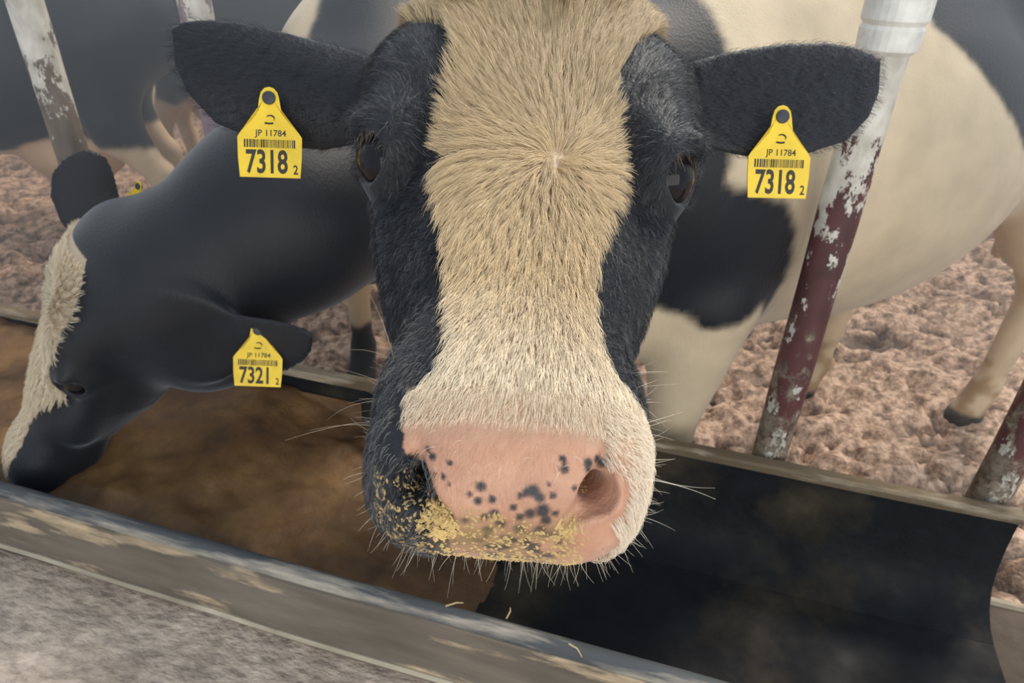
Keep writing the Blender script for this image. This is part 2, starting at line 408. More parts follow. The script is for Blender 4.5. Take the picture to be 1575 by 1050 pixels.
colA = np.zeros((len(P3), 4)); colA[:, 3] = np.clip(sstep(.020, -.023, hgt) * .9, 0, 1)
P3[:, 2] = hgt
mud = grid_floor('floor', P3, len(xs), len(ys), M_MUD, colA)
tag(mud, 'lumpy trodden brown mud floor of the cow pen', 'floor')
# worn alley floor on the near side of the trough
na, nb = 260, 150
A, B = np.meshgrid(np.linspace(-2.6, 2.6, na), np.linspace(-2.2, .662, nb), indexing='ij')
Q = A.ravel()[:, None] * TA + B.ravel()[:, None] * TN; P3 = np.stack([Q[:, 0], Q[:, 1], np.zeros(len(Q))], 1)
P3[:, 2] = .345 + .008 * fnoise(P3, 7, 5, 4) + .004 * fnoise(P3, 30, 8, 2) - .012
alley = grid_floor('trim_3', P3, na, nb, M_ALLEY); tag(alley, 'worn grey-beige concrete feed alley beside the trough', 'alley floor')
pad = MB().sweep([(.66, -.12), (.66, .225), (.67, .235), (1.255, .235), (1.255, -.12)], [lambda b, z, a=a: tp(a, b, z) for a in (-2.8, 2.8)]).build('trim_1', M_KERB)
tag(pad, 'brown concrete plinth under the feed trough', 'plinth', kind='structure')
edge = MB().sweep([(1.2555, -.12), (1.2555, .238), (1.260, .244), (1.272, .244), (1.276, .238), (1.276, -.12)], [lambda b, z, a=a: tp(a, b, z) for a in (-2.8, 2.8)]).build('trim_2', M_RIMB)
tag(edge, 'pale worn edge strip along the back of the plinth', 'kerb', kind='structure')

# ------------------------------------------------------------------ feed trough
AR = list(np.linspace(-2.2, .725, 40))
def wob(a, amp=.004): return amp * math.sin(a * 5.1 + 1) + amp * .6 * math.sin(a * 13.7)
def st(a, k=1.0): return lambda b, z: tp(a, b + wob(a, .003) * k, z + wob(a + 3, .003) * k)
ST = [st(a) for a in AR]
tr = empty('feed_trough', tp(-.7, .95, .235), 'long black feed trough with grey rim and brown meal in it', 'trough')
MB().sweep([(.653, .362), (.660, .500), (.690, .500), (.700, .44), (.745, .30), (.82, .262), (.82, .24), (.70, .24), (.668, .30)], ST).build('front_wall', M_TROUGH_OUT, tr)
rim = [(.6655 + .0185 * (1 - math.cos(t)) - .0005, .497 + .016 * math.sin(t)) for t in np.linspace(0, math.pi, 9)]
MB().sweep([(.664, .486)] + rim + [(.7025, .486)], ST).build('front_rim', M_RIM, tr, smooth='auto')
MB().sweep([(.650, .352), (.646, .360), (.650, .368), (.657, .366), (.657, .354)], ST).build('front_lip', M_LIP, tr)
MB().sweep([(.80, .24), (.80, .264), (.95, .258), (1.14, .264), (1.14, .24)], ST).build('trough_floor', M_TROUGH_IN, tr)
MB().sweep([(1.12, .24), (1.12, .264), (1.155, .272), (1.187, .291), (1.212, .322), (1.229, .362), (1.238, .41), (1.243, .46), (1.244, .50), (1.256, .50), (1.256, .30), (1.20, .24)], ST).build('back_wall', M_TROUGH_IN, tr, smooth='auto')
MB().sweep([(1.232, .494), (1.232, .508), (1.237, .513), (1.262, .513), (1.267, .508), (1.267, .494)], ST).build('back_rim', M_RIMB, tr)
# inner lining of the near wall
MB().sweep([(.703, .486), (.706, .44), (.752, .302), (.825, .266), (.82, .262), (.745, .30), (.700, .44), (.697, .486)], ST).build('wall_lining', M_TROUGH_IN, tr)
# heap of meal
na, nb = 200, 90
A, B = np.meshgrid(np.linspace(-2.15, .30, na), np.linspace(.715, 1.236, nb), indexing='ij'); a = A.ravel(); b = B.ravel()
fl = np.interp(b, [.70, .752, .825, .95, 1.12, 1.195, 1.232, 1.240], [.45, .302, .266, .258, .264, .30, .40, .50])
Q = a[:, None] * TA + b[:, None] * TN; P3 = np.stack([Q[:, 0], Q[:, 1], np.zeros(len(a))], 1)
amt = np.interp(a, [-2.2, -1.25, -.95, -.72, -.52, -.36, -.22, .2], [.20, .20, .17, .115, .050, .016, -.012, -.05])
heap = .258 + amt * (1 - .25 * np.clip((.80 - b) / .1, 0, 1)) + .10 * amt * (b - .95) / .25 + (.02 * fnoise(P3, 6, 31, 4) + .006 * fnoise(P3, 30, 33, 2)) * np.clip(amt / .05, .25, 1)
zz = np.where(heap > fl, heap, fl - .004); P3[:, 2] = zz
i = np.arange(na * nb).reshape(na, nb); f = np.stack([i[:-1, :-1], i[1:, :-1], i[1:, 1:], i[:-1, 1:]], -1).reshape(-1, 4)
keep = (heap > fl - .003)[f].any(1)
feed = mesh_obj('feed_meal', P3, f[keep], M_FEED); tag(feed, 'heap of moist brown feed meal lying in the trough', 'feed', kind='stuff')

# ------------------------------------------------------------------ fence posts
def post(a, b, r, label, coupling=False, mat=None):
    x, y, _ = tp(a, b, 0); e = empty('fence_post', (x, y, 0), label, 'post', 'fence posts behind the trough')
    zs = np.linspace(-.08, 1.95, 28)
    rr = [r * (1 + .02 * math.sin(z * 17 + a * 9)) for z in zs]
    MB().tube([(x, y, z) for z in zs], rr, 24).build('pipe', mat or M_POST, e, smooth=True, origin=(x, y, 0))
    MB().tube([(x, y, -.02), (x, y, .06), (x, y, .07)], [r * 1.06, r * 1.06, r * 1.02], 24).build('foot_collar', M_KERB, e, smooth=False)
    if coupling:
        c = MB(); c.tube([(x, y, 1.335), (x, y, 1.342), (x, y, 1.372), (x, y, 1.378), (x, y, 1.386), (x, y, 1.50), (x, y, 1.51)], [r * 1.05, r * 1.26, r * 1.30, r * 1.22, r * 1.36, r * 1.38, r * 1.05], 28)
        c.build('coupling', M_COUPLING, e, smooth=False)
    return e
post(.245, 1.318, .0375, 'dark red pipe post with peeling white paint and a white coupling', True)
post(.692, 1.318, .0375, 'pipe post with caked mud by the end of the trough')
post(-1.080, 1.318, .0340, 'pale pipe post with mauve paint behind the tagged ear of the facing cow', mat=M_POST_MAUVE)
post(-1.534, 1.318, .0375, 'grey-white weathered pipe post above the head of the feeding cow', mat=M_POST_GREY)

# ------------------------------------------------------------------ cows
BLACK = np.array([.011, .013, .018, .50]); WHITE = np.array([.55, .43, .30, .60]); CREAM = np.array([.70, .575, .40, .6]); PINK = np.array([.54, .29, .19, .33])
class Cow:
    def __init__(s, withers, heading, head, ears, scale=1.0, hscale=1.0, legs=None, neck=None, res=.012, hres=None, udder=True):
        s.w = np.array([withers[0], withers[1], 0.]); h = unit((heading[0], heading[1], 0)); s.B = np.array([h, [-h[1], h[0], 0], [0, 0, 1.]])
        s.O = np.array(head[0], float); s.H = np.array([unit(head[1]), unit(head[2]), unit(head[3])]); s.sc = scale; s.hs = hscale
        s.E = ears; s.legs = legs; s.neck = neck; s.res = res; s.hres = hres; s.udder = udder
    def tob(s, p): return ((p - s.w) @ s.B.T) / s.sc
    def toh(s, p): return ((p - s.O) @ s.H.T) / s.hs
    def fromh(s, q): return s.O + (np.asarray(q) * s.hs) @ s.H
    def fromb(s, q): return s.w + (np.asarray(q) * s.sc) @ s.B
    def necksdf(s, p):
        pts = [(s.fromb((.02, 0, 1.08)), .26 * s.sc)] + [(s.fromb(c), r * s.sc) for c, r in (s.neck or [])] + [(s.fromh((-.20, 0, -.115)), .105 * s.hs)]
        d = None
        for (a, ra), (b, rb) in zip(pts[:-1], pts[1:]):
            e = rc(p, a, b, ra, rb); d = e if d is None else smin(d, e, .05)
        return d
    def sdf(s, p, detail=False):
        d = smin(body_sdf(s.tob(p), s.legs, s.udder) * s.sc, s.necksdf(p), .10)
        q = s.toh(p); far = np.linalg.norm(q, axis=1) > .62
        hd = np.full(len(p), 9.); m = ~far
        if m.any(): hd[m] = head_sdf(q[m], s.E) * s.hs
        hd[far] = np.linalg.norm(q[far], axis=1) * s.hs - .55 * s.hs
        return smin(d, hd, .05)
    def zone(s, p):      # > 0 inside the box that is meshed finely
        q = s.toh(p); return np.minimum.reduce([q[:, 0] + .30, .30 - q[:, 0], .40 - np.abs(q[:, 1]), q[:, 2] + .27, .16 - q[:, 2]])
    def mesh(s):
        lo = np.array([9e9] * 3); hi = -lo
        for x in (-1.75, .5):
            for y in (-.45, .45):
                for z in (-.02, 1.55): c = s.fromb((x, y, z)); lo = np.minimum(lo, c); hi = np.maximum(hi, c)
        for q in [(-.35, -.45, -.3), (.3, .45, .15), (-.35, .45, .15), (.3, -.45, -.3)]: c = s.fromh(q); lo = np.minimum(lo, c); hi = np.maximum(hi, c)
        lo[2] = max(lo[2], -.03)
        v, f = surface_nets(lambda p: s.sdf(p), lo, hi, s.res, 6)
        if s.hres:
            z = s.zone(v); f = f[~(z[f] > s.res * .6).all(1)]
            hv, hf = surface_nets(lambda q: s.sdf(s.fromh(q)) / s.hs, (-.312, -.42, -.285), (.29, .42, .135), s.hres / s.hs, 8)
            hv = s.fromh(hv)
            v, f = np.concatenate([v, hv]), np.concatenate([f, hf + len(v)])
        used = np.unique(f); remap = -np.ones(len(v), np.int64); remap[used] = np.arange(len(used))
        s.v = v[used]; s.f = remap[f]; return s.v, s.f
def polymask(P, x, y):
    P = np.asarray(P, float); r = np.zeros(len(x), bool)
    for (x0, y0), (x1, y1) in zip(P, np.roll(P, -1, 0)):
        c = ((y0 > y) != (y1 > y)) & (x < (x1 - x0) * (y - y0) / ((y1 - y0) if y1 != y0 else 1e-9) + x0); r ^= c
    return r

# --- the cow that faces the camera
HEAD1 = ((.0058, .4579, 1.3667), (-.0382, -.9336, -.3563), (.9991, -.0291, -.0307), (.0183, -.3572, .9339))
EARS1 = {'r': ((-.160, -.105, -.070), (-.192, -.318, -.062), (-.8, .1, .6)), 'l': ((-.170, .105, -.070), (-.226, .330, -.048), (-.8, -.1, .6))}
cow1 = Cow((.29, 1.46), (-.881, -.473), HEAD1, EARS1, 1.03, 1.0, {('h', 1): -.22, ('h', -1): .20, ('f', -1): .06}, [((.36, .0, 1.20), .19)], .0105, .0017, udder=False)
BL_S = [-.30, -.165, -.144, -.111, -.093, -.042, -.012, .022, .066, .104, .134, .162, .179, .192, .205]
BL_U = [-.12, -.102, -.067, -.057, -.054, -.056, -.056, -.050, -.042, -.036, -.032, -.031, -.035, -.047, -.053]
BR_S = [-.30, -.163, -.126, -.080, -.032, .005, .045, .086, .123, .151, .168, .179, .19]
BR_U = [.115, .093, .073, .058, .059, .055, .048, .044, .042, .045, .053, .066, .12]
def head_white(q):
    """how far inside the white blaze (metres, negative = black)"""
    s, u, v = q[:, 0], q[:, 1], q[:, 2]
    l = np.interp(s, BL_S, BL_U); r = np.interp(s, BR_S, BR_U)
    return np.minimum(u - l, r - u)
SPOTS = [((0.2217, -0.0369, -0.0085), 0.0011), ((0.2252, -0.0342, -0.0095), 0.0013), ((0.2283, -0.0253, -0.0090), 0.0011), ((0.2337, -0.0280, -0.0131), 0.0011), ((0.2373, -0.0094, -0.0133), 0.0019), ((0.2418, -0.0037, -0.0172), 0.0016), ((0.2376, 0.0156, -0.0135), 0.0024), ((0.2398, 0.0190, -0.0156), 0.0019), ((0.2397, 0.0096, -0.0152), 0.0013), ((0.2383, 0.0126, -0.0140), 0.0016), ((0.2385, 0.0251, -0.0152), 0.0013), ((0.2232, 0.0290, -0.0059), 0.0013), ((0.2277, 0.0300, -0.0085), 0.0016), ((0.2251, 0.0298, -0.0070), 0.0011), ((0.2232, 0.0417, -0.0088), 0.0019), ((0.2197, 0.0460, -0.0101), 0.0016), ((0.2202, 0.0487, -0.0135), 0.0021), ((0.2259, 0.0418, -0.0103), 0.0013), ((0.2343, 0.0356, -0.0139), 0.0011), ((0.2441, 0.0210, -0.0206), 0.0027), ((0.2456, 0.0149, -0.0221), 0.0021), ((0.2468, 0.0103, -0.0238), 0.0016), ((0.2470, 0.0230, -0.0251), 0.0021), ((0.2439, 0.0068, -0.0197), 0.0013), ((0.2464, -0.0023, -0.0231), 0.0019), ((0.2476, -0.0069, -0.0251), 0.0016), ((0.2491, 0.0011, -0.0278), 0.0021), ((0.2504, 0.0108, -0.0309), 0.0024), ((0.2499, 0.0203, -0.0305), 0.0021), ((0.2528, 0.0048, -0.0386), 0.0021), ((0.2530, 0.0146, -0.0404), 0.0021), ((0.2510, -0.0050, -0.0324), 0.0021), ((0.2425, -0.0105, -0.0183), 0.0016), ((0.2445, 0.0274, -0.0223), 0.0013), ((0.2346, 0.0232, -0.0117), 0.0008), ((0.2403, -0.0148, -0.0164), 0.0011), ((0.2486, -0.0163, -0.0281), 0.0013), ((0.2530, -0.0113, -0.0411), 0.0016), ((0.2525, 0.0306, -0.0387), 0.0013), ((0.2368, -0.0252, -0.0148), 0.0008)]
def colour1(p):
    q = cow1.toh(p); s, u, v = q.T; hd = (cow1.zone(p) > 0) & (np.abs(u) < .15) & (s > -.24)
    b = cow1.tob(p); x, y, z = b.T
    nz = .05 * fnoise(p, 5, 40, 3)
    # body: white, black on the neck and shoulder, on the rump
    nz *= .3
    blk = polymask([(2, 3), (.02, 3), (.02, 1.28), (.05, 1.08), (-.04, 1.055), (-.10, 1.03), (-.13, .98), (-.154, .90), (-.157, .84), (-.146, .80), (-.12, .775), (-.105, .815), (-.073, .79),
                    (-.02, .775), (.02, .770), (.06, .80), (.10, .805), (.14, .78), (.3, .74), (2, .74)], x + nz, z + .6 * nz)
    blk |= polymask([(-.50, 2), (-.51, 1.30), (-.585, 1.236), (-.65, 1.175), (-.78, 1.066), (-.95, .98), (-1.3, 1.0), (-2, 1.1), (-2, 2)], x + nz, z + nz)
    col = np.where(blk[:, None], BLACK, CREAM)
    hoof = z < .065; col[hoof] = (.045, .035, .03, .6)
    low = np.clip((.30 - z) / .25, 0, 1) * (fnoise(p, 14, 50, 3) > .05); col = np.where((low > .2)[:, None], col * (.62, .52, .42, 1), col)
    # head
    jit = .0035 * fnoise(p, 90, 60, 2)
    wgt = sstep(-.001, .001, head_white(q) + jit)[:, None]
    hc = BLACK * (1 - wgt) + WHITE * wgt
    near = s > .19
    # left lip of the muzzle stays black below a line through the nostril
    lipblack = near & (u < np.interp(v, [-.11, -.065, -.034, -.028, -.018, -.010, -.004, .01], [-.020, -.022, -.024, -.027, -.042, -.049, -.053, -.062]) + .002 * fnoise(p, 120, 61, 2))
    hc[near] = WHITE; hc[lipblack] = BLACK
    pink = sstep(.196, .222, s + .010 * fnoise(p, 60, 66, 2) - .16 * np.clip(np.abs(u) - .045, 0, 1)) * (~lipblack)
    hc = hc * (1 - pink[:, None]) + PINK * (1 + (.16 * fnoise(p, 55, 67, 3) + .14 * fnoise(p, 260, 65, 2))[:, None] * np.array([.8, 1.1, 1.2, 0])) * pink[:, None]
    for c, r in SPOTS:
        dd = np.linalg.norm(q - np.asarray(c), axis=1) 
        k = sstep(r * 1.9, r * .8, dd)[:, None]; hc = hc * (1 - k) + np.array([.03, .03, .035, .35]) * k
    st_ = sstep(-.018, -.040, v) * sstep(.040, .020, np.abs(u - .002)) * (s > .2) * np.clip(.65 + .9 * fnoise(p, 110, 68, 3), 0, 1); st_ = (st_ * .9)[:, None]
    hc = hc * (1 - st_) + np.array([.27, .19, .075, .6]) * st_
    dk = (sstep(-.022, -.040, v) * sstep(.036, .018, np.abs(u - .006)) * (s > .2) * sstep(.02, .20, fnoise(p * (1, 1.6, 1), 150, 69, 2)) * .9)[:, None]
    hc = hc * (1 - dk) + np.array([.035, .033, .030, .45]) * dk
    # skin around the eyes
    au = np.stack([s, np.abs(u), v], 1); de = np.linalg.norm(au - np.array(EYE), axis=1)
    k = (sstep(.0262, .0235, de) * .75)[:, None]; hc = hc * (1 - k) + np.array([.075, .060, .052, .35]) * k
    return np.where(hd[:, None], hc, np.where(((cow1.zone(p) > 0) & (np.abs(u) >= .10))[:, None], BLACK, col))
def head_normals(v, f):
    n = np.zeros_like(v); a, b, c, d = v[f[:, 0]], v[f[:, 1]], v[f[:, 2]], v[f[:, 3]]
    fn = np.cross(c - a, d - b)
    for k in range(4): np.add.at(n, f[:, k], fn)
    return n / np.maximum(np.linalg.norm(n, axis=1), 1e-12)[:, None], fn
def build_cow(cow, name, label, colour, group=None):
    v, f = cow.mesh(); c = colour(v); base = (cow.w[0], cow.w[1], 0)
    e = empty(name, base, label, 'cow', group)
    for _ in range(1):
        fm = c[f].mean(1); a_ = np.zeros_like(c); ct = np.zeros(len(c))
        for k in range(4): np.add.at(a_, f[:, k], fm); np.add.at(ct, f[:, k], 1)
        far = np.ones(len(v), bool) if not cow.hres else cow.zone(v) <= 0
        c[far] = (a_ / np.maximum(ct, 1)[:, None])[far]
    cow.obj = e; cow.col = c
    cow.body = mesh_obj('body', v, f, M_HIDE, e, True, cols=c)
    return e
def eyeballs(cow):
    for sg in (-1, 1):
        c = cow.fromh((EYE[0], EYE[1] * sg, EYE[2])); V = []; Fc = []; nu, nv = 24, 14; r = .0232 * cow.hs
        for i in range(nv + 1):
            for j in range(nu):
                th = math.pi * i / nv; ph = 2 * math.pi * j / nu
                V.append(c + r * np.array([math.sin(th) * math.cos(ph), math.sin(th) * math.sin(ph), math.cos(th)]))
        for i in range(nv):
            for j in range(nu): Fc.append((i * nu + j, (i + 1) * nu + j, (i + 1) * nu + (j + 1) % nu, i * nu + (j + 1) % nu))
        o = mesh_obj('eye', V, Fc, M_EYE, cow.obj, True); o['label'] = 'glossy dark eye'
def hair_curves(name, roots, pts, radius, cols, mat, parent):
    """pts: (n,k,3) world points"""
    n, k, _ = pts.shape; cu = bpy.data.hair_curves.new(name); cu.add_curves([k] * n)
    org = wloc(parent)
    cu.attributes['position'].data.foreach_set('vector', (pts - org).astype(np.float32).ravel())
    ra = cu.attributes.get('radius') or cu.attributes.new('radius', 'FLOAT', 'POINT')
    rr = np.asarray(radius)[:, None] * np.linspace(1, .25, k)[None]
    ra.data.foreach_set('value', rr.astype(np.float32).ravel())
    ca = cu.attributes.new('Col', 'FLOAT_COLOR', 'CURVE'); c4 = np.ones((n, 4), np.float32); c4[:, :3] = cols[:, :3]; ca.data.foreach_set('color', c4.ravel())
    cu.materials.append(mat); o = bpy.data.objects.new(name, cu); COL.objects.link(o); o.parent = parent; o['kind'] = 'stuff'; return o
def sample_faces(v, f, area, n, mask):
    w = np.where(mask, area, 0); idx = RNG.choice(len(f), n, p=w / w.sum()); r = RNG.random((n, 2))
    a, b, c, d = (v[f[idx, k]] for k in range(4)); r0, r1 = r[:, :1], r[:, 1:]
    return idx, (a * (1 - r0) + b * r0) * (1 - r1) + (d * (1 - r0) + c * r0) * r1

cow1e = build_cow(cow1, 'dairy_cow', 'black and white cow with pink nose facing the viewer over the trough', colour1)
eyeballs(cow1)

# --- the cow feeding to the left
HEAD2 = ((-.985, 1.176, .700), (-.4416, -.2038, -.8737), (.5005, -.8642, -.0514), (-.7446, -.4600, .4837))
EARS2 = {'r': ((-.175, -.100, -.060), (-.298, -.200, .005), (-.3, -.2, -.6)), 'l': ((-.180, .115, -.140), (-.270, .310, -.262), (-.8, -.1, .6))}
cow2 = Cow((-.42, 2.02), (-.06, -1), HEAD2, EARS2, 1.0, 1.27, {('f', 1): .02, ('f', -1): -.1}, [((.44, .09, .96), .205), ((.64, -.04, .95), .205), ((.78, -.22, .86), .160), ((.76, -.20, .76), .150)], .0115, .0045)
def colour2(p):
    q = cow2.toh(p); s, u, v = q.T; b = cow2.tob(p); x, y, z = b.T; nz = .05 * fnoise(p, 5, 140, 3)
    wht = (z < .62 + nz) & (x < .2) & ~((x > -.2) & (z < .24 + nz))
    wht |= (y < -.086 + nz * .35) & (x > -.35) & (x < .30 + nz) & (z > 1.02 + nz)
    col = np.where(wht[:, None], CREAM, BLACK); col[z < .065] = (.03, .027, .025, .6)
    hd = (cow2.zone(p) > 0) & (np.abs(u) < .16)
    wh = (u < np.interp(s, [-.25, -.20, -.15, -.04, .04, .10, .17, .25], [.080, .105, .117, .100, .062, .035, .045, .035]) + .004 * fnoise(p, 80, 141, 2)) & (s > -.235) & (v > -.09) & (u > -.12)
    hc = np.where(wh[:, None], WHITE, BLACK)
    col = np.where(hd[:, None], hc, col)
    col[(cow2.zone(p) > 0) & (np.abs(u) >= .12) & (s < -.03)] = BLACK
    return col
cow2e = build_cow(cow2, 'dairy_cow', 'black cow with white forehead feeding with its head down in the trough', colour2)
eyeballs(cow2)

# --- cows standing further back
def std_head(withers, heading, drop=0):
    h = unit((heading[0], heading[1], 0)); l = np.array([-h[1], h[0], 0]); O = np.array([withers[0], withers[1], 0]) + h * .95 + np.array([0, 0, 1.28 - drop])
    S = unit(h * .75 + np.array([0, 0, -.66])); return (O, S, l, np.cross(S, l))
EARS0 = {'r': ((-.165, -.105, -.070), (-.21, -.315, -.07), (-.8, .1, .6)), 'l': ((-.165, .105, -.070), (-.21, .315, -.07), (-.8, -.1, .6))}
def far_colour(cow, whites, seed):
    def fcol(p):
        x, y, z = cow.tob(p).T; nz = .05 * fnoise(p, 4, seed, 3); w = np.zeros(len(p), bool)
        for (cx, cz, rx, rz) in whites: w |= ((x - cx) / rx) ** 2 + ((z - cz) / rz) ** 2 + nz * 4 < 1
        c = np.where(w[:, None], CREAM, BLACK * (1.6, 1.6, 1.6, 1)); c[(((x + .93) / .26) ** 2 + ((z - .52) / .16) ** 2) < 1] = (.72, .53, .36, .55)
        c[z < .065] = (.05, .04, .035, .6); return c
    return fcol
W3, H3 = (-2.90, 2.86), (-.98, -.20)
cow3 = Cow(W3, H3, std_head(W3, H3), EARS0, 1.0, 1.0, {('h', 1): -.05}, [((.40, 0, 1.15), .19)], .014)
build_cow(cow3, 'dairy_cow', 'dark cow with cream udder and white hind leg standing behind the feeding cow', far_colour(cow3, [(-1.22, .30, .30, .36), (-.55, .52, .5, .12), (-.05, .25, .2, .4)], 150))
W4, H4 = (-.75, 4.15), (1, .12)
cow4 = Cow(W4, H4, std_head(W4, H4), EARS0, 1.0, 1.0, {}, [((.40, 0, 1.15), .19)], .016)
build_cow(cow4, 'dairy_cow', 'dark cow with white legs standing farthest back across the mud', far_colour(cow4, [(-1.22, .25, .30, .40), (-.05, .25, .2, .4)], 160))

# ------------------------------------------------------------------ coat hair
def face_data(cow):
    n, fn = head_normals(cow.v, cow.f); ar = np.linalg.norm(fn, axis=1) * .5
    return n, ar, cow.v[cow.f].mean(1), fn / np.maximum(2 * ar, 1e-12)[:, None]
def clump(q, tip, cell, pull):
    key = np.floor(q / np.asarray(cell) + .35 * np.stack([vnoise(q, 60, 7), vnoise(q, 60, 8), vnoise(q, 60, 9)], 1)).astype(np.int64)
    key -= key.min(0); k = (key[:, 0] * 4096 + key[:, 1]) * 4096 + key[:, 2]
    _, inv = np.unique(k, return_inverse=True); cnt = np.bincount(inv)
    m = np.stack([np.bincount(inv, tip[:, i]) / cnt for i in range(3)], 1)
    return tip * (1 - pull) + m[inv] * pull, inv
def grow(cow, name, mask, n, length, lift, radius, colf, flow, cell, pull, parent, k=5, mat=None, curl=.12):
    nrm, ar, fc, fn = face_data(cow); idx, root = sample_faces(cow.v, cow.f, ar, n, mask(cow.toh(fc), fc))
    N_ = fn[idx]; q = cow.toh(root); d = flow(q); t = d @ cow.H; t -= (t * N_).sum(1)[:, None] * N_; t /= np.maximum(np.linalg.norm(t, axis=1), 1e-6)[:, None]
    t += RNG.normal(0, .12, t.shape); ln = length(q) * RNG.uniform(.75, 1.2, n); lf = lift(q)
    tip = root + ln[:, None] * (t + N_ * lf[:, None]); tip, inv = clump(q, tip, cell, pull(q)[:, None] if callable(pull) else pull)
    side = np.cross(N_, t); ph = RNG.uniform(-1, 1, n)[:, None] * .35 + np.sin(inv * 1.7)[:, None] * .65
    pts = []
    for j in range(k):
        x = j / (k - 1); p = root + (tip - root) * x
        p = p + N_ * (ln * (lf * 1.1 + .06) * x * (1 - x) * 1.6)[:, None] + side * (ln * curl * math.sin(math.pi * x))[:, None] * ph
        pts.append(p)
    pts = np.stack(pts, 1); pts[:, 0] -= N_ * .001
    return hair_curves(name, root, pts, np.full(n, radius) * RNG.uniform(.7, 1.2, n), colf(q, root, inv), mat or M_HAIR, parent)
WHORL = np.array([.001, .0205])
def flow1(q):
    ds = q[:, 0] - WHORL[0]; du = q[:, 1] - WHORL[1]; r = np.hypot(ds, du) + 1e-6
    rad = np.stack([ds / r, du / r], 1)
    main = np.stack([np.where(ds > 0, 1., -1.), np.where(ds > 0, .35, .55) * np.clip(du / .05, -1.3, 1.3)], 1); main /= np.linalg.norm(main, axis=1)[:, None]
    # swirl: the parting leans left above the whorl
    w = sstep(.03, .10, r)[:, None]; m = rad * (1 - w) + main * w; sw = .35 * np.exp(-r / .05); m = np.stack([m[:, 0] - sw * m[:, 1], m[:, 1] + sw * m[:, 0]], 1)
    mz = sstep(.17, .20, q[:, 0]); out = np.stack([m[:, 0], m[:, 1], np.zeros(len(q))], 1)
    side = np.abs(q[:, 1]) > .075; out[side & (ds > 0)] = (.9, 0, -.45); out[side & (ds <= 0)] = (-.25, 0, -.8)
    return out
def nose_skin(q): return (q[:, 0] > .206 - 0 + .16 * 0) & (q[:, 1] > -.060)
def in_head(q): return (q[:, 0] > -.29) & (np.abs(q[:, 1]) < .15) & (q[:, 2] > -.16)
def not_eye(q): return np.linalg.norm(np.stack([q[:, 0], np.abs(q[:, 1]), q[:, 2]], 1) - np.array(EYE), axis=1) > .033
def wmask(q, p): return in_head(q) & (head_white(q) > -.001) & (q[:, 0] < .190) & (q[:, 2] > -.10) & not_eye(q)
def wlen(q): return np.interp(q[:, 0], [-.28, -.20, -.14, -.05, .05, .12, .16, .185, .21], [.042, .036, .026, .022, .020, .017, .013, .008, .004])
def wcol(q, p, inv):  # hair paler towards the nose: partly coat staining, partly front light put into colour
    n = len(q); b = np.interp(q[:, 0], [-.2, -.05, .06, .16, .2], [.86, .92, 1.06, 1.10, 1.12]) * RNG.uniform(.82, 1.12, n) * (1 + .10 * np.sin(inv * 2.3))
    c = np.array([.68, .53, .33]) * b[:, None]; pale = np.clip((q[:, 0] - .10) / .08, 0, 1)[:, None]
    return c * (1 - pale) + np.array([.84, .74, .58]) * b[:, None] * pale
grow(cow1, 'coat_hair', wmask, 76000, wlen, lambda q: np.interp(q[:, 0], [-.25, -.15, 0, .1, .2], [.45, .32, .28, .24, .2]), .00017, wcol, flow1, (.008, .0040, .02), lambda q: np.interp(q[:, 0], [0, .06, .14, .2], [.55, .5, .25, .12]), cow1e)
def side_white(q, p): return in_head(q) & (q[:, 0] >= .188) & (q[:, 0] < .245) & (q[:, 1] > .048) & (q[:, 2] > -.11) & (rc(q, NOSTRIL[1][1], NOSTRIL[1][3], .0145, .017) > 0)
grow(cow1, 'muzzle_hair', side_white, 5000, lambda q: np.full(len(q), .006), lambda q: np.full(len(q), .5), .00015, lambda q, p, i: np.array([.86, .76, .62]) * RNG.uniform(.85, 1.1, (len(q), 1)), lambda q: np.tile((.7, .5, -.4), (len(q), 1)), (.004, .004, .004), .2, cow1e, 4)
def nose_top(q, p): return in_head(q) & (q[:, 0] > .190) & (q[:, 0] < .209) & (q[:, 1] > -.050) & (q[:, 1] < .055) & (q[:, 2] > -.02) & (RNG.random(len(q)) < np.clip((.235 - q[:, 0]) / .03, .05, 1))
grow(cow1, 'muzzle_hair', nose_top, 2600, lambda q: np.interp(q[:, 0], [.19, .21, .23], [.008, .005, .0025]), lambda q: np.full(len(q), .35), .00010, lambda q, p, i: np.array([.86, .74, .58]) * RNG.uniform(.85, 1.1, (len(q), 1)), flow1, (.004, .004, .004), .15, cow1e, 4)
def bmask(q, p):
    lip = (q[:, 0] > .19) & (q[:, 1] < -.030) & ~((q[:, 2] > -.012) & (q[:, 1] > -.056))
    return (in_head(q) & (head_white(q) < .0005) & (q[:, 0] <= .19) & not_eye(q)) | (in_head(q) & lip)
def bcol(q, p, inv):
    n = len(q); lip = sstep(.12, .19, q[:, 0]) * (q[:, 1] < 0)
    g = (RNG.random(n) < .10 + .45 * lip)[:, None]
    return np.where(g, np.array([.20, .20, .20]) * RNG.uniform(.4, 1.2, (n, 1)), np.array([.016, .018, .024]) * RNG.uniform(.6, 1.6, (n, 1)))
grow(cow1, 'coat_hair', bmask, 52000, lambda q: np.interp(q[:, 0], [-.2, 0, .15, .2], [.008, .009, .010, .006]), lambda q: np.full(len(q), .32), .00013, bcol, flow1, (.006, .004, .006), .35, cow1e, 4)
def earmask(q, p): return (np.abs(q[:, 1]) >= .12) & (np.abs(q[:, 1]) < .36) & (q[:, 0] > -.30) & (q[:, 2] > -.14)
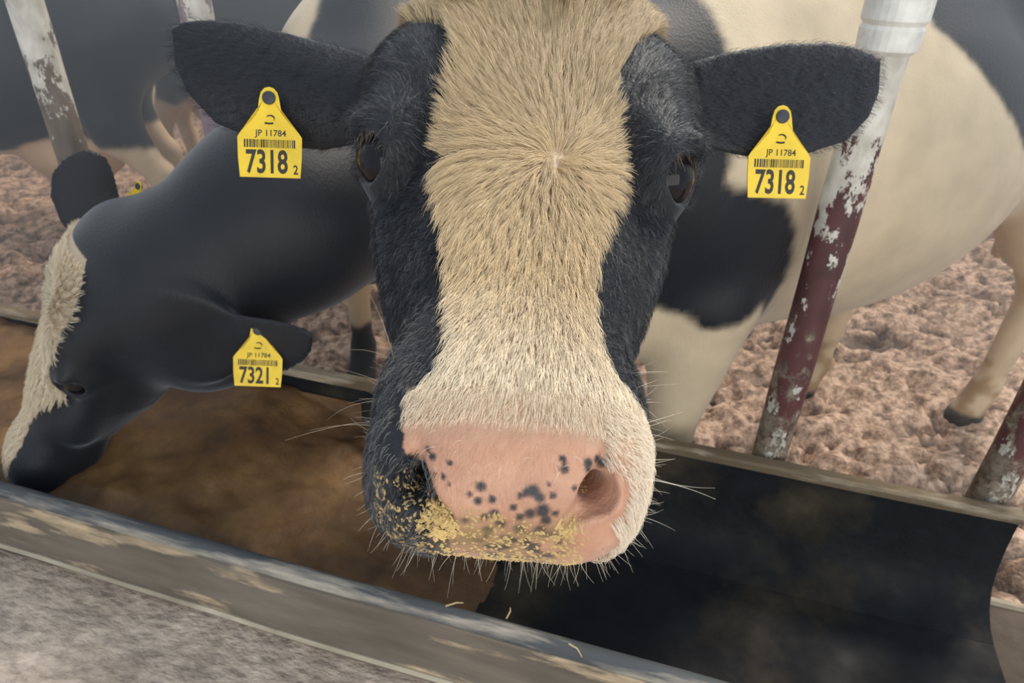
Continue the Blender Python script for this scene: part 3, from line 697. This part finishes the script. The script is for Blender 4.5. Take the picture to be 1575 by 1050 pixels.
grow(cow1, 'ear_hair', earmask, 14000, lambda q: np.full(len(q), .009), lambda q: np.full(len(q), .35), .00013, lambda q, p, i: np.array([.020, .023, .030]) * RNG.uniform(.6, 1.6, (len(q), 1)), lambda q: np.stack([.3 * np.ones(len(q)), np.sign(q[:, 1]), np.zeros(len(q))], 1), (.006, .006, .006), .3, cow1e, 4)
# tuft at the poll
def tuftmask(q, p): return (q[:, 0] > -.285) & (q[:, 0] < -.19) & (np.abs(q[:, 1]) < .07) & (q[:, 2] > -.08)
grow(cow1, 'forelock', tuftmask, 6000, lambda q: np.full(len(q), .036), lambda q: np.full(len(q), .5), .00018, wcol, lambda q: np.stack([.8 * np.sin(q[:, 1] * 90) + .5, np.cos(q[:, 1] * 70) * .9, np.zeros(len(q))], 1), (.016, .012, .02), .7, cow1e, 6, curl=.35)

# whiskers: long single hairs
def whiskers(cow, specs, parent):
    nrm, ar, fc, fn = face_data(cow); q = cow.toh(fc); P = []; Rr = []; Cc = []
    for mask, n, l0, l1, droop, bright in specs:
        idx, root = sample_faces(cow.v, cow.f, ar, n, mask(q)); Nn = fn[idx]; L_ = RNG.uniform(l0, l1, n)
        d = Nn + RNG.normal(0, .28, (n, 3)); d /= np.linalg.norm(d, axis=1)[:, None]; k = 7; pts = []
        cv = RNG.normal(0, .15, (n, 3))
        for j in range(k):
            x = j / (k - 1); pts.append(root + d * (L_ * x)[:, None] + (cv + np.array([0, 0, -droop])) * (L_ * x * x)[:, None])
        P.append(np.stack(pts, 1)); Rr.append(np.full(n, .00013) * np.interp(L_, [.008, .05], [.7, 1.2])); c = np.array([.80, .74, .62]) if bright else np.array([.42, .36, .28])
        Cc.append(c * RNG.uniform(.7, 1.15, (n, 1)))
    hair_curves('whiskers', None, np.concatenate(P), np.concatenate(Rr), np.concatenate(Cc), M_WHISK, parent)
under = lambda q: (q[:, 0] > .185) & (q[:, 0] < .262) & (q[:, 2] < -.052) & (q[:, 2] > -.10) & (np.abs(q[:, 1]) < .075)
rside = lambda q: (q[:, 0] > .15) & (q[:, 0] < .245) & (q[:, 1] > .060) & (q[:, 2] < -.02) & (q[:, 2] > -.085)
lside = lambda q: (q[:, 0] > .13) & (q[:, 0] < .20) & (q[:, 1] < -.058) & (q[:, 2] < -.02) & (q[:, 2] > -.08)
noset = lambda q: (q[:, 0] > .205) & (q[:, 0] < .232) & (np.abs(q[:, 1]) < .035) & (q[:, 2] > -.015)
whiskers(cow1, [(under, 230, .005, .016, .15, True), (rside, 70, .008, .022, .1, True), (lside, 7, .030, .050, .25, False), (lside, 40, .006, .014, .1, False), (rside, 3, .035, .05, 0, True), (noset, 26, .004, .009, .6, True)], cow1e)
lash = lambda q: (np.abs(np.linalg.norm(np.stack([q[:, 0], np.abs(q[:, 1]), q[:, 2]], 1) - np.array(EYE), axis=1) - .0265) < .004) & (q[:, 2] > EYE[2] + .004) & (q[:, 0] < EYE[0] + .012)
whiskers(cow1, [(lash, 60, .006, .012, .35, False)], cow1e)

# feed crumbs stuck to the muzzle
def crumbs(cow, parent):
    nrm, ar, fc, fn = face_data(cow); q = cow.toh(fc); s, u, v = q.T
    m = (s > .21) & (u < .045) & (u > -.065) & (v < -.022 - .25 * np.clip(u, 0, 1)) & (v > -.075)
    m2 = (np.linalg.norm(q - np.array([.2478, -.030, -.034]), axis=1) < .010); m3 = np.linalg.norm(q - np.array([.2465, .034, -.034]), axis=1) < .008
    b = MB()
    for mk, n, sz in ((m, 950, .0011), (m2, 150, .0014), (m3, 60, .0013)):
        idx, root = sample_faces(cow.v, cow.f, ar, n, mk)
        for r, nn in zip(root, fn[idx]):
            a = unit(np.cross(nn, RNG.normal(size=3))); c = np.cross(nn, a); z = sz * RNG.uniform(.5, 1.3); l = z * RNG.uniform(1, 2.6); h = z * .7
            if mk is m2: r = r + nn * RNG.uniform(0, .002)
            b.add([r + a * l - nn * h * .3, r + c * z - nn * h * .3, r - a * l - nn * h * .3, r - c * z - nn * h * .3, r + nn * h + a * z * .2], [(0, 1, 4), (1, 2, 4), (2, 3, 4), (3, 0, 4), (3, 2, 1, 0)])
    o = b.build('feed_crumbs', M_CRUMB, parent); o['kind'] = 'stuff'; o['label'] = 'golden feed crumbs stuck to the muzzle'
crumbs(cow1, cow1e)

# hair of the feeding cow's forehead
def wm2(q, p): return in_head(q) & (q[:, 1] < np.interp(q[:, 0], [-.25, -.20, -.15, -.04, .04, .10, .17, .25], [.080, .105, .117, .100, .062, .035, .045, .035])) & (q[:, 0] > -.235) & (q[:, 0] < .22) & (q[:, 2] > -.085) & (q[:, 1] > -.095) & (q[:, 0] > -.215) & not_eye(q)
def flow2(q):
    ds = q[:, 0] + .11; du = q[:, 1] - .02; r = np.hypot(ds, du) + 1e-6; return np.stack([ds / r + .5 * (ds > 0), du / r, np.zeros(len(q))], 1)
grow(cow2, 'coat_hair', wm2, 11000, lambda q: np.interp(q[:, 0], [-.22, -.15, 0, .15, .25], [.020, .036, .034, .018, .012]), lambda q: np.full(len(q), .30), .00045, lambda q, p, i: np.array([.76, .66, .50]) * RNG.uniform(.75, 1.15, (len(q), 1)), flow2, (.016, .010, .02), .65, cow2e)

# ------------------------------------------------------------------ ear tags
def text_mesh(txt, size, bold=.0):
    c = bpy.data.curves.new('t', 'FONT'); c.body = txt; c.size = size; c.align_x = 'CENTER'; c.offset = bold; c.extrude = .00025; c.resolution_u = 3
    o = bpy.data.objects.new('t', c); COL.objects.link(o); dg = bpy.context.evaluated_depsgraph_get(); dg.update()
    me = bpy.data.meshes.new_from_object(o.evaluated_get(dg)); bpy.data.objects.remove(o); bpy.data.curves.remove(c); return me
def ear_tag(parent, hole, xdir, updir, W, number, check, serial, label, bend=0):
    X = unit(xdir); U = np.asarray(updir, float); U = unit(U - (U @ X) * X); Z = np.cross(X, U); hole = np.asarray(hole, float); top = 1.22
    def to(x, y, z=0): return hole + W * (X * x + U * (y - top) + Z * (z + bend * (x * x - .1)))
    half = [(.47, 0), (.495, .3), (.50, .62), (.455, .69), (.30, .84), (.19, .98), (.165, 1.12), (.15, 1.22), (.125, 1.31), (.07, 1.37), (0, 1.39)]
    out = half + [(-x, y) for x, y in half[-2::-1]]; n = len(out)
    hl = [(.075 * math.cos(t), top + .075 * math.sin(t)) for t in np.linspace(-math.pi / 2, 1.5 * math.pi, n, endpoint=False)]
    V = [to(x, y, z) for z in (.011, -.011) for L_ in (out, hl) for x, y in L_]; Fc = []
    for i in range(n):
        j = (i + 1) % n
        Fc += [(i, j, n + j, n + i), (2 * n + j, 2 * n + i, 3 * n + i, 3 * n + j), (j, i, 2 * n + i, 2 * n + j), (n + i, n + j, 3 * n + j, 3 * n + i)]
    tg = mesh_obj('ear_tag', V, Fc, M_TAG, parent, False, origin=hole); tg['label'] = label
    def put(name, me, cx, cy, sx=1.0):
        co = np.zeros(len(me.vertices) * 3, np.float32); me.vertices.foreach_get('co', co); co = co.reshape(-1, 3)
        w = np.array([to(cx + c[0] * sx, cy + c[1], .0125 + c[2]) for c in co]) - hole
        me.vertices.foreach_set('co', w.astype(np.float32).ravel()); me.materials.clear(); me.materials.append(M_INK); me.name = name
        o = bpy.data.objects.new(name, me); COL.objects.link(o); o.parent = tg; return o
    if number:
        put('printed_number', text_mesh(number, .50, .012), -.05, .075, .66); put('check_digit', text_mesh(check, .20, .004), .40, .06, .8)
        put('printed_serial', text_mesh(serial, .135, .002), .02, .64, 1.0)
        b = MB(); x = -.40; r = random.Random(5)
        while x < .40:
            wd = r.choice((.010, .016, .026)); b.add([to(x, .46, .0125), to(x + wd, .46, .0125), to(x + wd, .585, .0125), to(x, .585, .0125), to(x, .46, .0135), to(x + wd, .46, .0135), to(x + wd, .585, .0135), to(x, .585, .0135)],
                  [(0, 1, 2, 3)[::-1], (4, 5, 6, 7), (0, 1, 5, 4), (1, 2, 6, 5), (2, 3, 7, 6), (3, 0, 4, 7)]); x += wd + r.choice((.010, .016))
        b.build('barcode', M_INK, tg)
        b = MB(); arc = [(.07 * math.cos(t) + .01, .905 + .05 * math.sin(t)) for t in np.linspace(-.4, 2.3, 7)]
        pth = arc + [(-.06, .845), (.0, .838), (.06, .845)]
        b.tube([to(x, y, .014) for x, y in arc], W * .014, 5); b.tube([to(x, y, .014) for x, y in [(-.07, .838), (0, .830), (.06, .838)]], W * .014, 5)
        b.build('emblem', M_INK, tg)
    st = MB(); st.tube([to(0, top, -.10), to(0, top, .02), to(0, top, .045), to(0, top, .06)], [W * .07, W * .105, W * .10, W * .05], 16); st.build('stud', M_BUTTON, tg, smooth=False)
    return tg
ear_tag(cow1e, (-.2170, .612, 1.3660), (1, .05, -.02), (-.04, .42, .90), .0555, '7318', '2', 'JP 11784', 'yellow tag numbered 7318')
ear_tag(cow1e, (.2340, .622, 1.3600), (1, .10, -.03), (.24, .42, .90), .0580, '7318', '2', 'JP 11784', 'yellow tag numbered 7318')
ear_tag(cow2e, (-.480, 1.100, .835), (1, .12, -.10), (.05, .35, .93), .090, '7321', '2', 'JP 11784', 'yellow tag numbered 7321')
ear_tag(cow2e, (-.830, 1.440, .990), (.8, -.5, -.2), (.25, .2, .9), .070, '', '', '', 'edge of a yellow tag behind the far ear', 0)

# ------------------------------------------------------------------ straw stalks caught on the trough rim
def straw(a, b, z, d, label):
    p0 = np.array(tp(a, b, z)); p1 = p0 + np.array(d); pm = (p0 + p1) / 2 + np.array([.003, .002, .002])
    o = MB().tube([p0, pm, p1], [.0013, .0012, .0007], 6).build('straw_stalk', M_STRAW, None, origin=p0); tag(o, label, 'straw', 'straw stalks on the trough rim')
straw(-.195, .700, .512, (.006, .004, .022), 'short pale straw stalk standing on the trough rim')
straw(-.085, .684, .514, (.020, -.020, -.004), 'thin straw stalk lying across the grey trough rim')
straw(-.30, .690, .514, (.030, .006, .002), 'pale straw stalk lying along the grey trough rim')

# ------------------------------------------------------------------ scatter volume added beyond the fence to imitate a lens veil
def haze():
    m = bpy.data.materials.new('lens_veil_scatter'); m.use_nodes = True; nt = m.node_tree; nt.nodes.clear()
    o = nt.nodes.new('ShaderNodeOutputMaterial'); v = nt.nodes.new('ShaderNodeVolumeScatter'); v.inputs['Anisotropy'].default_value = .5; v.inputs['Color'].default_value = (.70, .86, 1, 1)
    g = nt.nodes.new('ShaderNodeNewGeometry'); sp = nt.nodes.new('ShaderNodeSeparateXYZ'); r = nt.nodes.new('ShaderNodeMapRange')
    nt.links.new(g.outputs['Position'], sp.inputs[0]); nt.links.new(sp.outputs['Y'], r.inputs[0])
    for k, x in zip((1, 2, 3, 4), (.95, 2.0, .0, .21)): r.inputs[k].default_value = x
    nt.links.new(r.outputs[0], v.inputs['Density']); nt.links.new(v.outputs[0], o.inputs['Volume'])
    lo, hi = (-9, -4, -.3), (9, 16, 3.2); V = [(x, y, z) for x in (lo[0], hi[0]) for y in (lo[1], hi[1]) for z in (lo[2], hi[2])]
    h = mesh_obj('lens_veil_volume', V, [(0, 1, 3, 2), (4, 6, 7, 5), (0, 4, 5, 1), (2, 3, 7, 6), (0, 2, 6, 4), (1, 5, 7, 3)], m, smooth=False); tag(h, 'thin pale blue scatter volume added to imitate a lens veil', 'haze', kind='stuff')
haze()
